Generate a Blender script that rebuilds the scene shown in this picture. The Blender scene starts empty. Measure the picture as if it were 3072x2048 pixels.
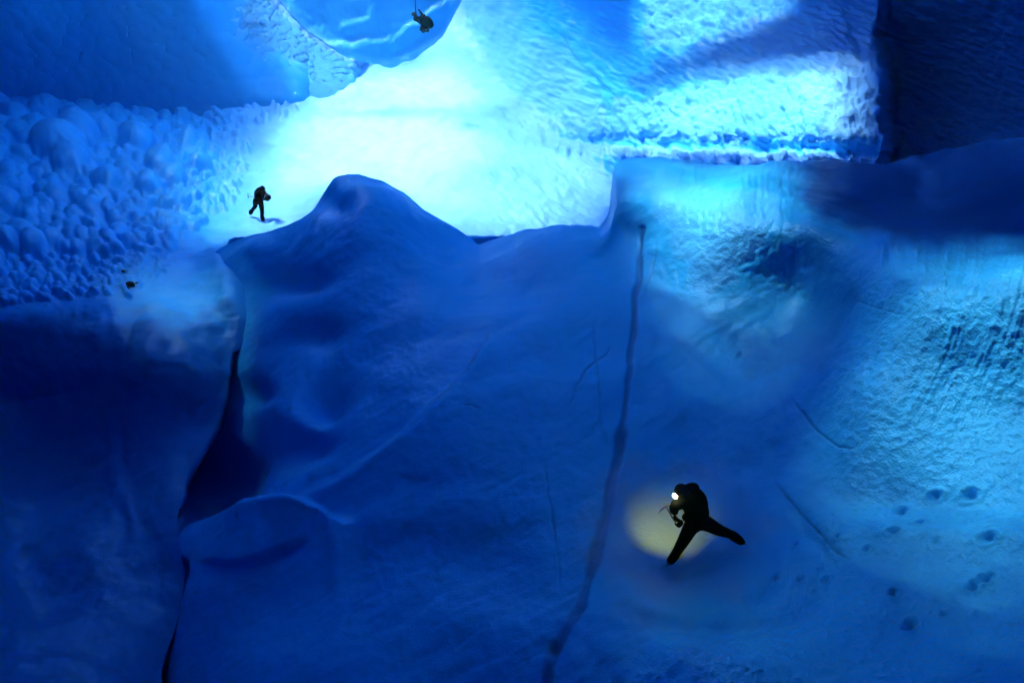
import bpy, math, random
import numpy as np

random.seed(4)
RNG = np.random.RandomState(7)
SC = bpy.context.scene
COL = SC.collection
R = math.radians

# ------------------------------------------------------------------ camera
FPX = 2389.0                       # focal length in photo pixels (photo is 3072 wide)
CAM = np.array([0.0, 0.0, 10.5])
PITCH = R(30.0)
FWD = np.array([0, math.cos(PITCH), -math.sin(PITCH)])
UPV = np.array([0, math.sin(PITCH), math.cos(PITCH)])
RGT = np.array([1.0, 0, 0])

def at(px, py, d):
    """Point seen at photo pixel (px, py), d metres deep."""
    px = np.asarray(px, float); py = np.asarray(py, float); d = np.asarray(d, float)
    xn = (px - 1536.0) / FPX
    yn = (1024.0 - py) / FPX
    v = FWD + xn[..., None] * RGT + yn[..., None] * UPV
    return CAM + v * d[..., None]

def dz(px, py, z):
    """Depth at which the sight line through (px, py) reaches height z."""
    yn = (1024.0 - py) / FPX
    return (z - CAM[2]) / (FWD[2] + yn * UPV[2])

def project(p):
    q = np.asarray(p, float) - CAM
    d = q @ FWD
    return 1536 + FPX * (q @ RGT) / d, 1024 - FPX * (q @ UPV) / d

cd = bpy.data.cameras.new('camera')
cam = bpy.data.objects.new('camera', cd); COL.objects.link(cam)
cam.location = CAM; cam.rotation_euler = (R(90) - PITCH, 0, 0)
cd.sensor_width = 36.0; cd.lens = FPX / 3072.0 * 36.0
cd.clip_start = 0.1; cd.clip_end = 2000
SC.camera = cam

# ------------------------------------------------------------------ maths helpers
def sstep(a, b, x):
    t = np.clip((x - a) / (b - a), 0, 1)
    return t * t * (3 - 2 * t)

class TPS:
    """Thin-plate spline through scattered (px, py) -> value."""
    def __init__(self, pts, smooth=0.0):
        a = np.array(pts, float)
        self.p = a[:, :2] / 1000.0
        n = len(a)
        K = self.phi(np.linalg.norm(self.p[:, None] - self.p[None], axis=2)) + smooth * np.eye(n)
        P = np.c_[np.ones(n), self.p]
        A = np.zeros((n + 3, n + 3)); A[:n, :n] = K; A[:n, n:] = P; A[n:, :n] = P.T
        self.w = np.linalg.solve(A, np.r_[a[:, 2], 0, 0, 0])
    @staticmethod
    def phi(r):
        return r * r * np.log(r + 1e-9)
    def __call__(self, px, py):
        sh = px.shape; x = px.ravel() / 1000.0; y = py.ravel() / 1000.0
        out = self.w[-3] + self.w[-2] * x + self.w[-1] * y
        for (cx, cy), w in zip(self.p, self.w[:-3]):
            out = out + w * self.phi(np.sqrt((x - cx) ** 2 + (y - cy) ** 2))
        return out.reshape(sh)

def depth_field(ctrl):
    """ctrl: (px, py, 'z' or 'd', value) -> spline of inverse depth (planes stay planes)."""
    pts = []
    for px, py, k, v in ctrl:
        d = dz(px, py, v) if k == 'z' else v
        pts.append((px, py, 1.0 / d))
    return TPS(pts, 1e-7)

_perm = np.random.RandomState(11).permutation(512)
_perm = np.r_[_perm, _perm, _perm]
_grad = np.random.RandomState(12).normal(size=(512, 3)); _grad /= np.linalg.norm(_grad, axis=1)[:, None]
def perlin(p):
    i = np.floor(p).astype(int); f = p - i; i &= 255
    u = f * f * f * (f * (f * 6 - 15) + 10)
    def g(dx, dy, dz_):
        h = _perm[_perm[_perm[i[:, 0] + dx] + i[:, 1] + dy] + i[:, 2] + dz_]
        gg = _grad[h]
        return gg[:, 0] * (f[:, 0] - dx) + gg[:, 1] * (f[:, 1] - dy) + gg[:, 2] * (f[:, 2] - dz_)
    def lp(a, b, t): return a + (b - a) * t
    x00 = lp(g(0,0,0), g(1,0,0), u[:,0]); x10 = lp(g(0,1,0), g(1,1,0), u[:,0])
    x01 = lp(g(0,0,1), g(1,0,1), u[:,0]); x11 = lp(g(0,1,1), g(1,1,1), u[:,0])
    return lp(lp(x00, x10, u[:,1]), lp(x01, x11, u[:,1]), u[:,2]) * 1.5
def fbm(P, scale, octs=4, gain=0.5, off=0.0):
    sh = P.shape[:-1]; p = P.reshape(-1, 3) / scale + off + 37.3
    out = 0; a = 1.0
    for k in range(octs):
        out = out + a * perlin(p); p = p * 2.03 + 17.7; a *= gain
    return out.reshape(sh)

def seg_dist(px, py, line):
    """Distance to a polyline in photo pixels, and how far along it (0..1)."""
    best = np.full(px.shape, 1e9); along = np.zeros(px.shape)
    n = len(line) - 1
    for k in range(n):
        (ax, ay), (bx, by) = line[k][:2], line[k + 1][:2]
        vx, vy = bx - ax, by - ay; L = vx * vx + vy * vy + 1e-9
        t = np.clip(((px - ax) * vx + (py - ay) * vy) / L, 0, 1)
        dd = np.hypot(px - ax - t * vx, py - ay - t * vy)
        m = dd < best
        best = np.where(m, dd, best); along = np.where(m, (k + t) / n, along)
    return best, along

def inside(px, py, poly):
    c = np.zeros(px.shape, bool); n = len(poly); j = n - 1
    for i in range(n):
        xi, yi = poly[i]; xj, yj = poly[j]
        if yi != yj:
            c ^= ((yi > py) != (yj > py)) & (px < (xj - xi) * (py - yi) / (yj - yi) + xi)
        j = i
    return c
def soft_in(px, py, poly, w):
    d, _ = seg_dist(px, py, list(poly) + [poly[0]])
    s = np.where(inside(px, py, poly), d, -d)
    return sstep(-w, w, s)

def n1(x, scale, octs=3, off=0.0):
    p = np.stack([np.asarray(x, float), np.zeros_like(x, dtype=float) + off, np.zeros_like(x, dtype=float)], -1)
    return fbm(p, np.array([scale, 1.0, 1.0]), octs)

def grid_normals(P):
    du = np.gradient(P, axis=1); dv = np.gradient(P, axis=0)
    n = np.cross(du, dv); n /= np.linalg.norm(n, axis=2)[..., None] + 1e-12
    flip = np.sum(n * (CAM - P), axis=2) < 0
    n[flip] *= -1
    return n

def tag(o, label=None, cat=None, group=None, kind=None):
    if label: o['label'] = label
    if cat: o['category'] = cat
    if group: o['group'] = group
    if kind: o['kind'] = kind
    return o

def grid_mesh(name, P, mat, attrs=None, keep=None, kind='structure'):
    nr, nc = P.shape[:2]
    idx = np.arange(nr * nc).reshape(nr, nc)
    q = np.stack([idx[:-1, :-1], idx[:-1, 1:], idx[1:, 1:], idx[1:, :-1]], axis=-1)
    if keep is not None:
        q = q[keep]
    q = q.reshape(-1, 4)
    used = np.zeros(nr * nc, bool); used[q.ravel()] = True
    remap = np.cumsum(used) - 1
    V = P.reshape(-1, 3)[used]; q = remap[q]
    me = bpy.data.meshes.new(name)
    me.vertices.add(len(V)); me.vertices.foreach_set('co', V.astype(np.float32).ravel())
    me.loops.add(q.size); me.loops.foreach_set('vertex_index', q.astype(np.int32).ravel())
    me.polygons.add(len(q)); me.polygons.foreach_set('loop_start', np.arange(0, q.size, 4, dtype=np.int32))
    me.polygons.foreach_set('use_smooth', np.ones(len(q), bool))
    me.update(calc_edges=True)
    for k, a in (attrs or {}).items():
        at_ = me.attributes.new(k, 'FLOAT', 'POINT')
        at_.data.foreach_set('value', a.reshape(-1)[used].astype(np.float32))
    me.materials.append(mat)
    o = bpy.data.objects.new(name, me); COL.objects.link(o)
    if kind: o['kind'] = kind
    return o

#@@MATERIALS
# ------------------------------------------------------------------ materials
def nn(nt, t, loc=None, **kw):
    n = nt.nodes.new(t)
    for k, v in kw.items(): setattr(n, k, v)
    return n

ICE = (0.014, 0.50, 0.89)
def ice_material(name, base=ICE, frosty=(0.19, 0.56, 0.93), vein_shade=(0.012, 0.10, 0.32), grain=0.05, rough=0.14, bump=1.0, streak=None):
    m = bpy.data.materials.new(name); m.use_nodes = True
    nt = m.node_tree; L = nt.links; b = nt.nodes['Principled BSDF']
    tc = nn(nt, 'ShaderNodeTexCoord')
    fr = nn(nt, 'ShaderNodeAttribute', attribute_name='frost')
    ve = nn(nt, 'ShaderNodeAttribute', attribute_name='vein_shade')
    gr = nn(nt, 'ShaderNodeAttribute', attribute_name='grain')
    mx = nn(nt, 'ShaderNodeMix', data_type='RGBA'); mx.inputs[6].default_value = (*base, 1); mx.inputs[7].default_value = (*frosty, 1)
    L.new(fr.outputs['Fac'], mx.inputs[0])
    mv = nn(nt, 'ShaderNodeMix', data_type='RGBA'); mv.inputs[7].default_value = (*vein_shade, 1)  # dark ice of the cracks, also painted over shaded parts
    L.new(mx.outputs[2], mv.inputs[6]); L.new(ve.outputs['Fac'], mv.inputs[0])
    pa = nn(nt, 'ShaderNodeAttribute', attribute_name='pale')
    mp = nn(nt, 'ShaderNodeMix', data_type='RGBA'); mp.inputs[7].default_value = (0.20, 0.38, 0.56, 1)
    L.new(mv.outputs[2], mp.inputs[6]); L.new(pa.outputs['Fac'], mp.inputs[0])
    L.new(mp.outputs[2], b.inputs['Base Color'])
    mrr = nn(nt, 'ShaderNodeMapRange'); L.new(gr.outputs['Fac'], mrr.inputs['Value']); mrr.inputs['To Min'].default_value = 0.45; mrr.inputs['To Max'].default_value = rough
    L.new(mrr.outputs['Result'], b.inputs['Roughness'])
    b.inputs['IOR'].default_value = 1.55; b.inputs['Specular Tint'].default_value = (0.25, 0.60, 1.0, 1)
    # grain: crystals a few centimetres across
    n1 = nn(nt, 'ShaderNodeTexNoise'); n1.inputs['Scale'].default_value = 1.0 / grain; n1.inputs['Detail'].default_value = 2
    n2 = nn(nt, 'ShaderNodeTexVoronoi'); n2.inputs['Scale'].default_value = 1.1 / grain
    L.new(tc.outputs['Object'], n1.inputs['Vector']); L.new(tc.outputs['Object'], n2.inputs['Vector'])
    sm = nn(nt, 'ShaderNodeMath', operation='ADD'); L.new(n1.outputs['Fac'], sm.inputs[0]); L.new(n2.outputs['Distance'], sm.inputs[1])
    st = nn(nt, 'ShaderNodeMath', operation='MULTIPLY_ADD'); L.new(gr.outputs['Fac'], st.inputs[0]); st.inputs[1].default_value = 1.0; st.inputs[2].default_value = 0.1
    bp = nn(nt, 'ShaderNodeBump'); bp.inputs['Distance'].default_value = bump * grain * 2.0
    L.new(sm.outputs[0], bp.inputs['Height']); L.new(st.outputs[0], bp.inputs['Strength'])
    L.new(bp.outputs['Normal'], b.inputs['Normal'])
    return m

M_ICE = ice_material('glacier_ice')
M_SHELL = ice_material('glacier_ice_deep', base=(0.014, 0.40, 0.80), frosty=(0.03, 0.42, 0.82), grain=0.3)
#@@TERRAIN
# ------------------------------------------------------------------ far surface: shelf, far floor, back walls
def edge_x(py):
    e = np.array([(600,648),(690,668),(718,679),(784,682),(830,718),(875,748),(927,752),(1024,735),(1060,700),(1180,684),(1285,653),
         (1442,562),(1547,537),(1620,540),(1716,555),(1840,540),(2004,496),(2300,440),(3000,300)], float)
    return np.interp(py, e[:, 0], e[:, 1])

floor_f = depth_field([
    (0,300,'z',-1.5),(500,300,'z',-1.6),(900,310,'z',-1.6),(1250,330,'z',-1.5),(1600,400,'z',-1.6),(1900,450,'z',-1.6),
    (770,655,'z',-2.0),(450,560,'z',-1.6),(100,600,'z',-1.3),(1150,600,'z',-2.0),(1500,600,'z',-1.9),(1900,650,'z',-2.0),
    (450,700,'z',-1.5),(200,740,'z',-1.25),(640,690,'z',-1.9),(560,740,'z',-1.55),
    (0,935,'z',-1.2),(230,905,'z',-1.2),(440,880,'z',-1.25),(520,900,'z',-1.45),(590,800,'z',-1.6),(-300,960,'z',-1.1),
    (0,1080,'d',24.2),(300,1080,'d',23.2),(450,1080,'d',23.0),(600,1080,'d',24.2),(680,1000,'d',25.5),(680,850,'d',26.8),
    (0,1400,'d',22.4),(300,1350,'d',22.8),(480,1350,'d',22.4),(600,1300,'d',23.7),
    (0,1700,'d',19.2),(250,1650,'d',19.8),(480,1650,'d',20.0),(540,1600,'d',20.0),
    (0,2048,'d',15.0),(300,2048,'d',16.0),(480,2048,'d',16.9),(-300,1500,'d',16),(-300,2048,'d',12),(200,2500,'d',11.5),
    (1500,1000,'z',-3),(2500,1000,'z',-3),(1500,1800,'z',-5),(2800,1800,'z',-5),(1200,1400,'z',-4.5),(-900,400,'z',-1.2),(3700,500,'z',-2),(3700,2400,'z',-6),
])
lwall_f = depth_field([(-900,300,'d',42),(0,300,'d',47.5),(500,300,'d',48.5),(890,300,'d',48),(0,0,'d',44),(500,0,'d',46.5),(900,0,'d',48),
                       (300,150,'d',47.5),(-900,-1300,'d',34),(500,-1300,'d',38),(900,-1300,'d',40)])
bwall_f = depth_field([(900,310,'d',50),(1100,310,'d',52),(1300,310,'d',52),(1450,250,'d',53),(900,0,'d',60),(1200,0,'d',64),(1400,0,'d',60),(1500,120,'d',56),(1250,150,'d',58),
                       (1100,-1300,'d',90),(1500,-1300,'d',80)])
rwall_f = depth_field([(1450,420,'d',52),(1600,430,'d',46),(1800,440,'d',40),(2000,450,'d',35),(2300,460,'d',29.5),(2640,470,'d',25.5),
                       (1450,150,'d',54),(1600,0,'d',48),(1650,200,'d',46),(1850,300,'d',40),(1850,0,'d',42),(2100,300,'d',34.5),(2400,300,'d',29.5),(2640,300,'d',26.5),
                       (2100,80,'d',37),(2400,80,'d',32.5),(2650,0,'d',29.5),
                       (1600,560,'d',44.5),(1850,560,'d',37),(2100,560,'d',31),(2500,600,'d',26),(2700,700,'d',24),
                       (1500,-1300,'d',46),(2500,-1300,'d',30)])
recess_f = depth_field([(2650,0,'d',33),(2650,600,'d',30),(3072,0,'d',28),(3072,400,'d',27),(3072,700,'d',24),(3900,300,'d',20),(2900,-1300,'d',26),(3900,-1300,'d',18),(2800,300,'d',32)])
def smax(a, b, k):
    h = np.clip(0.5 + 0.5 * (a - b) / k, 0, 1)
    return b + (a - b) * h + k * h * (1 - h)

def far_inv(px, py):
    w = sstep(0, 30, px - edge_x(py)) * sstep(705, 800, py)
    f = floor_f(px, py) * (1 - 0.30 * w)
    bw = bwall_f(px, py) * (1 - 0.3 * sstep(1480, 2100, px)) * (1 - 0.25 * sstep(700, 500, px))
    # wall running from the bright back towards the dark recess on the right
    rw = rwall_f(px, py) * (1 - 0.35 * sstep(1600, 1150, px))
    endx = 2645 + 22 * n1(py, 110., 2, 1.7)
    rw = rw * (1 - 0.03 * sstep(-260, 0, px - endx) ** 2) * (1 - 0.32 * sstep(-20, 90, px - endx))
    rc = recess_f(px, py) * (1 - 0.4 * sstep(2560, 2400, px))
    # the shelf breaks over a rounded edge into a steep face
    E2 = np.array([(-1000,1010),(-300,985),(0,950),(150,922),(270,884),(400,852),(462,866),(518,930),(570,1020),(602,1110),(622,1220),(630,1320)], float)
    sd_, al = seg_dist(px, py, [tuple(e) for e in E2])
    face = inside(px, py, [tuple(e) for e in E2] + [(630,3000),(-1000,3000)])
    f = f - 0.000011 * (np.sqrt(np.minimum(sd_, 260) ** 2 + 20 ** 2) - 20) * face * sstep(1720, 1300, py) * sstep(640, 560, px)
    out = smax(f, bw, 0.003); out = smax(out, rw, 0.0022); out = smax(out, rc, 0.0006)
    return out

pxs = np.arange(-1000, 3960, 4.6); pys = np.r_[np.arange(-1500, -60, 14.), np.arange(-60, 1120, 3.2), np.arange(1120, 2700, 5.)]
PX, PY = np.meshgrid(pxs, pys)
INV = far_inv(PX, PY)
# ledge along the right wall
ld, la = seg_dist(PX, PY, [(1480,428),(1700,436),(1950,448),(2300,458),(2630,466)])
sgn = PY - np.interp(PX, [1480,1700,1950,2300,2630], [428,436,448,458,466])
sgn = sgn + 6 * n1(PX, 70., 3, 3.3) + 8 * n1(PX, 17., 3, 4.3)
wl = sstep(1500, 1750, PX) * sstep(2660, 2620, PX)
INV = INV * (1 + wl * (0.020 * (1 + 0.9 * n1(PX, 28., 3, 7.7) * sstep(45, 15, sgn)) * sstep(-6, 8, sgn) * sstep(110, 12, sgn) - 0.016 * sstep(-60, -8, sgn) * sstep(8, -6, sgn)))
FARP = at(PX, PY, 1.0 / INV)
N = grid_normals(FARP)
onfloor = sstep(0.55, 0.85, N[..., 2])
n_big = fbm(FARP, 2.6, 3); n_mid = fbm(FARP, 0.7, 3, off=5.)
disp = 0.14 * n_big + 0.05 * n_mid
# rounded lumps on the left floor
lump = np.zeros(PX.shape)
q_ = np.stack([PX / 70., PY / 50., 0 * PX], -1); WXN = 9 * fbm(q_, 1., 3); WYN = 6 * fbm(q_, 1., 3, off=6.)
lx0 = []
def put_lump(cx, cy, rx, h):
    d = 1.0 / float(far_inv(np.array([[cx]], float), np.array([[cy]], float))[0, 0])
    ry = rx * 0.62
    j0, j1 = np.searchsorted(pxs, [cx - rx, cx + rx]); i0, i1 = np.searchsorted(pys, [cy - ry, cy + ry])
    if j1 <= j0 or i1 <= i0: return
    k_ = min(1.0, rx / 30.0); X = PX[i0:i1, j0:j1] - cx + k_ * WXN[i0:i1, j0:j1]; Y = PY[i0:i1, j0:j1] - cy + k_ * WYN[i0:i1, j0:j1]
    ph = random.uniform(0, 6.28)
    a = np.arctan2(Y, X)
    q = (X / rx) ** 2 + (Y / ry) ** 2
    q = q * (1 + 0.18 * np.sin(2 * a + ph) + 0.12 * np.sin(3 * a + 2 * ph))
    dome = np.sqrt(np.clip(1 - q, 0, 1)) * h * rx * d / FPX
    ed = 1 - (np.maximum(np.abs(PX[i0:i1, j0:j1] - cx) / rx, np.abs(PY[i0:i1, j0:j1] - cy) / ry)) ** 8
    dome = dome * np.clip(ed, 0, 1)
    lump[i0:i1, j0:j1] = np.maximum(lump[i0:i1, j0:j1], dome)
zone = [(-300,318),(250,318),(620,316),(930,308),(860,345),(760,420),(700,610),(560,700),(520,790),(420,880),(200,900),(-300,930)]
for k in range(3400):
    cx = random.uniform(-300, 930); cy = random.uniform(312, 930)
    if not inside(np.array([cx]), np.array([cy]), zone)[0]: continue
    t = np.clip((cx + 0.0) / 760.0, 0, 1)
    rx = (52 - 40 * t ** 0.7) * random.uniform(0.35, 1.15)
    if cy > 760: rx *= 0.45
    if cx > 640: rx = min(rx, 16)
    put_lump(cx, cy, max(rx, 6), random.uniform(0.7, 1.35))
for (cx, cy, rx) in [(180,470,95),(215,505,80),(240,420,80),(410,430,60),(300,405,60),(60,600,55),(25,600,45),(170,610,55),(35,650,50),(130,590,45),(150,730,48),(60,720,60),(330,560,55),(480,500,55),(380,520,48),(270,640,45),(520,540,45),(600,500,40),(565,430,40),(445,560,50)]:
    put_lump(cx, cy, rx, 1.05)
rb, _ = seg_dist(PX + 14 * n_mid, PY, [(285,900),(295,1050),(320,1250),(350,1420),(400,1600),(460,1700)])
rb2, _ = seg_dist(PX + 14 * n_mid, PY, [(420,860),(500,930),(560,1020),(610,1150),(600,1300)])
rb3, _ = seg_dist(PX + 14 * n_mid, PY, [(640,760),(680,850),(715,950),(705,1040)])
disp = disp + (PY < 1720) * (0.07 * np.exp(-(rb / 22.) ** 2) * sstep(900, 1000, PY) * sstep(1650, 1500, PY) + 0.0 * rb2 + 0.10 * np.exp(-(rb3 / 26.) ** 2))
disp = disp + lump * 1.0
qj = np.stack([PX / 60., PY / 60., 0 * PX], -1); jx = PX + 26 * fbm(qj, 1.0, 3); jy = PY + 26 * fbm(qj, 1.0, 3, off=8.)
pan = np.maximum(soft_in(jx, jy, [(1830,310),(2150,243),(2640,195),(2660,430),(2640,432),(1900,425),(1700,420),(1500,380)], 18), soft_in(jx, jy, [(1930,-60),(2350,-60),(2390,30),(2200,80),(2000,155),(1930,150)], 18))
disp = disp + pan * (0.20 * fbm(np.stack([PX / 22., PY / 34., 0 * PX], -1), 1.0, 3, off=41.) + 0.05 * fbm(np.stack([PX / 9., PY / 11., 0 * PX], -1), 1.0, 2, off=43.))
disp = disp + 0.10 * (1 - pan) * sstep(1350, 1600, PX) * fbm(np.stack([(PX + .5 * PY) / 40., (PY - .5 * PX) / 16., 0 * PX], -1), 1.0, 3, off=47.)
FARP = FARP + N * disp[..., None]
jx = PX + 26 * fbm(np.stack([PX / 60., PY / 60., 0 * PX], -1), 1.0, 3); jy = PY + 26 * fbm(np.stack([PX / 60., PY / 60., 0 * PX], -1), 1.0, 3, off=8.)
panel1 = soft_in(jx, jy, [(1850,300),(2150,245),(2620,200),(2650,420),(2640,425),(1900,425),(1750,420)], 10)
panel2 = soft_in(jx, jy, [(1930,-60),(2350,-60),(2380,20),(2200,70),(2000,150),(1930,140)], 16)
ridge, _ = seg_dist(jx, jy, [(780,-20),(880,60),(960,120),(1050,185),(1160,215)])
crest_f = sstep(45, 5, ridge)
ledge_f = wl * sstep(-2, 10, sgn) * sstep(40, 20, sgn)
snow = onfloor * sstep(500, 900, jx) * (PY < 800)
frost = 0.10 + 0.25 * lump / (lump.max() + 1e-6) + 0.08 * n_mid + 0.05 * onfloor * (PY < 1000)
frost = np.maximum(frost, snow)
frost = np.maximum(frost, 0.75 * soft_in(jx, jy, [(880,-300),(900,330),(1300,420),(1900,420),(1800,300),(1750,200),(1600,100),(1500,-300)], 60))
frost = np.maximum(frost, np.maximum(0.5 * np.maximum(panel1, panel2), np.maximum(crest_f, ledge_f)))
grain_a = np.clip(panel1 + panel2 + 0.6 * crest_f, 0, 1) * 0.35
frost = np.clip(frost, 0, 1)
vein_shade = np.zeros(PX.shape)
def cracks(px, py, lines):
    v = np.zeros(px.shape)
    q = np.stack([px / 60., py / 60., 0 * px], -1)
    wob = 6 * fbm(q, 1.0, 3, off=4.); var = 1 + 0.5 * fbm(q, 1.5, 2, off=14.)
    for w, s, line in lines:
        if w < 12: w, s = w * 0.7, s * 0.75
        d, a_ = seg_dist(px + wob, py + wob * 0.5, line)
        v = np.maximum(v, s * sstep(w * var, w * var * 0.3, d) * np.clip(var - .05, .35, 1) * (sstep(0, .18, a_) * sstep(1, .82, a_) if w < 12 else 1))
    return v
far_lines = [(5, .8, [(1590,30),(1690,110),(1740,190),(1840,280),(1880,330)]), (4, .5, [(1995,150),(1990,240),(1985,300)])]
vein_shade = cracks(PX, PY, far_lines)
clear = 0.9 * sstep(2650, 2690, PX + 10 * n_mid) * (PY < 1000) + 0.7 * (PX < edge_x(PY) + 40) * sstep(905, 990, PY + 30 * n_mid)  # recess and left cliff darkened: shade put into the ice colour
clear = np.maximum(clear, 0.6 * soft_in(jx, jy, [(2360,-300),(2660,-300),(2660,195),(2400,220),(2100,245),(1930,285),(1880,250),(2010,165),(2200,85),(2390,25)], 16))  # band around the lit panels painted dark as shade
vein_shade = np.maximum(vein_shade, np.clip(clear, 0, 1))
# wall behind the lumpy floor: one sheet, its right end curling back
wx = np.arange(-1000, 1062, 5.0); wy = np.r_[np.arange(-900, -60, 14.), np.arange(-60, 400, 4.)]
WX, WY = np.meshgrid(wx, wy)
winv = lwall_f(WX, WY) * (1 - 0.03 * sstep(690, 1040, WX) - 0.012 * sstep(885, 915, WX) * sstep(60, 170, WY) - 0.05 * sstep(1030, 1062, WX) ** 2)
winv = winv * (1 - 0.16 * sstep(640, 900, WX + 0.5 * (150 - WY)) * np.clip((310 - WY) / 310., 0, 1.6))
winv = winv * (1 + 0.006 * np.sin(WX / 19. + 2 * n1(WY[:, 0], 90., 2)[:, None]) * sstep(880, 960, WX) * sstep(150, 230, WY))
WP = at(WX, WY, 1 / winv)
WN = grid_normals(WP)
WP = WP + WN * (0.10 * fbm(WP, 2.4, 3) + 0.04 * fbm(WP, .6, 2))[..., None]
qn = np.stack([WX / 50., WY / 50., 0 * WX], -1); jit = 40 * fbm(qn, 1.0, 3)
fpan = soft_in(WX + jit, WY + jit, [(690,-60),(820,-60),(960,110),(1060,185),(1060,330),(925,330),(900,215),(800,200),(700,130)], 40)
rdg, _ = seg_dist(WX + jit * .4, WY, [(780,-20),(880,60),(960,120),(1055,185)])
rdg = sstep(45, 8, rdg)
WP = WP + WN * ((0.30 * rdg + 0.10 * fpan) * fbm(np.stack([(WX - .6 * WY) / 26., (WY + .6 * WX) / 12., 0 * WX], -1), 1.0, 3, off=51.) + 0.35 * rdg)[..., None]
left_wall = grid_mesh('ice_wall', WP, M_ICE, dict(frost=np.clip(0.06 + 0.45 * fpan + rdg, 0, 1), vein_shade=0.35 * (1 - np.clip(fpan + rdg, 0, 1)), grain=np.clip(fpan + rdg, 0, 1)))  # bare wall coloured darker in place of shade
m_ = left_wall.modifiers.new('thick', 'SOLIDIFY'); m_.thickness = 0.7; m_.offset = -1
# the bulge of ice hanging in front of the lit snow
hx = np.arange(760, 1440, 4.0)
lipy = np.interp(hx, [760,800,880,960,1050,1120,1190,1225,1262,1330,1395,1440], [-90,-40,62,122,178,196,206,190,165,105,-20,-120]) + 9 * n1(hx, 50., 4, 6.6)
hv = np.linspace(0, 1, 120)
HY = -950 + (lipy[None] + 950) * hv[:, None] ** 0.7; HX = np.repeat(hx[None], len(hv), 0)
dirY = FWD[1] + UPV[1] * (1024 - HY) / FPX
dirZ = FWD[2] + UPV[2] * (1024 - HY) / FPX
lean = 0.284; dirY = dirY - lean * dirZ     # leans back with the light
hd = (48.3 + lean * (CAM[2] - 1.0) + 0.000 * HX - 0.15 * sstep(60, 0, lipy[None] - HY)) / dirY
_wh = 12 * n1(HX[0], 45., 3, 4.4)[None]
lob, _ = seg_dist(HX, HY, [(1050,128),(1110,118),(1180,112),(1235,75),(1300,30)])
lob2, _ = seg_dist(HX, HY, [(1040,85),(1115,62),(1125,20),(1120,-40)])
hd = hd - 0.16 * sstep(-12, 10, HY + _wh - np.interp(HX, [760,1050,1110,1180,1235,1300,1440], [150,128,118,112,75,30,-60])) * sstep(60, 12, HY + _wh - np.interp(HX, [760,1050,1110,1180,1235,1300,1440], [150,128,118,112,75,30,-60]))
hd = hd - 0.12 * sstep(26, 4, lob2)
HP = at(HX, HY, hd)
HN = grid_normals(HP); HP[..., 1] += 0.0 * HP[..., 2]; HP = HP + HN * (0.06 * fbm(HP, 1.0, 4) + 0.04 * np.abs(fbm(HP, .35, 3, off=9.)))[..., None]
bk = []
for t in (0.05, .1, .15, .2):
    q = HP[-1].copy(); q[:, 1] += t; q[:, 2] += -0.25 * t + 0.45 * t * t; bk.append(q)
HP2 = np.concatenate([HP, np.array(bk)], 0)
hfr = np.concatenate([0.10 + 0.5 * sstep(30, 5, lipy[None] - HY), np.full((4, len(hx)), .6)], 0)
hang = grid_mesh('ice_overhang', HP2, M_ICE, dict(frost=hfr, vein_shade=0.35 * (1 - hfr), grain=0.3 * hfr))  # face above the lip darkened, its shade put into the colour
hid = (PX > edge_x(PY) + 60) & (PY > 1100)
far_surface = grid_mesh('ground', FARP, M_ICE, dict(frost=frost, vein_shade=vein_shade, grain=grain_a))

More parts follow.
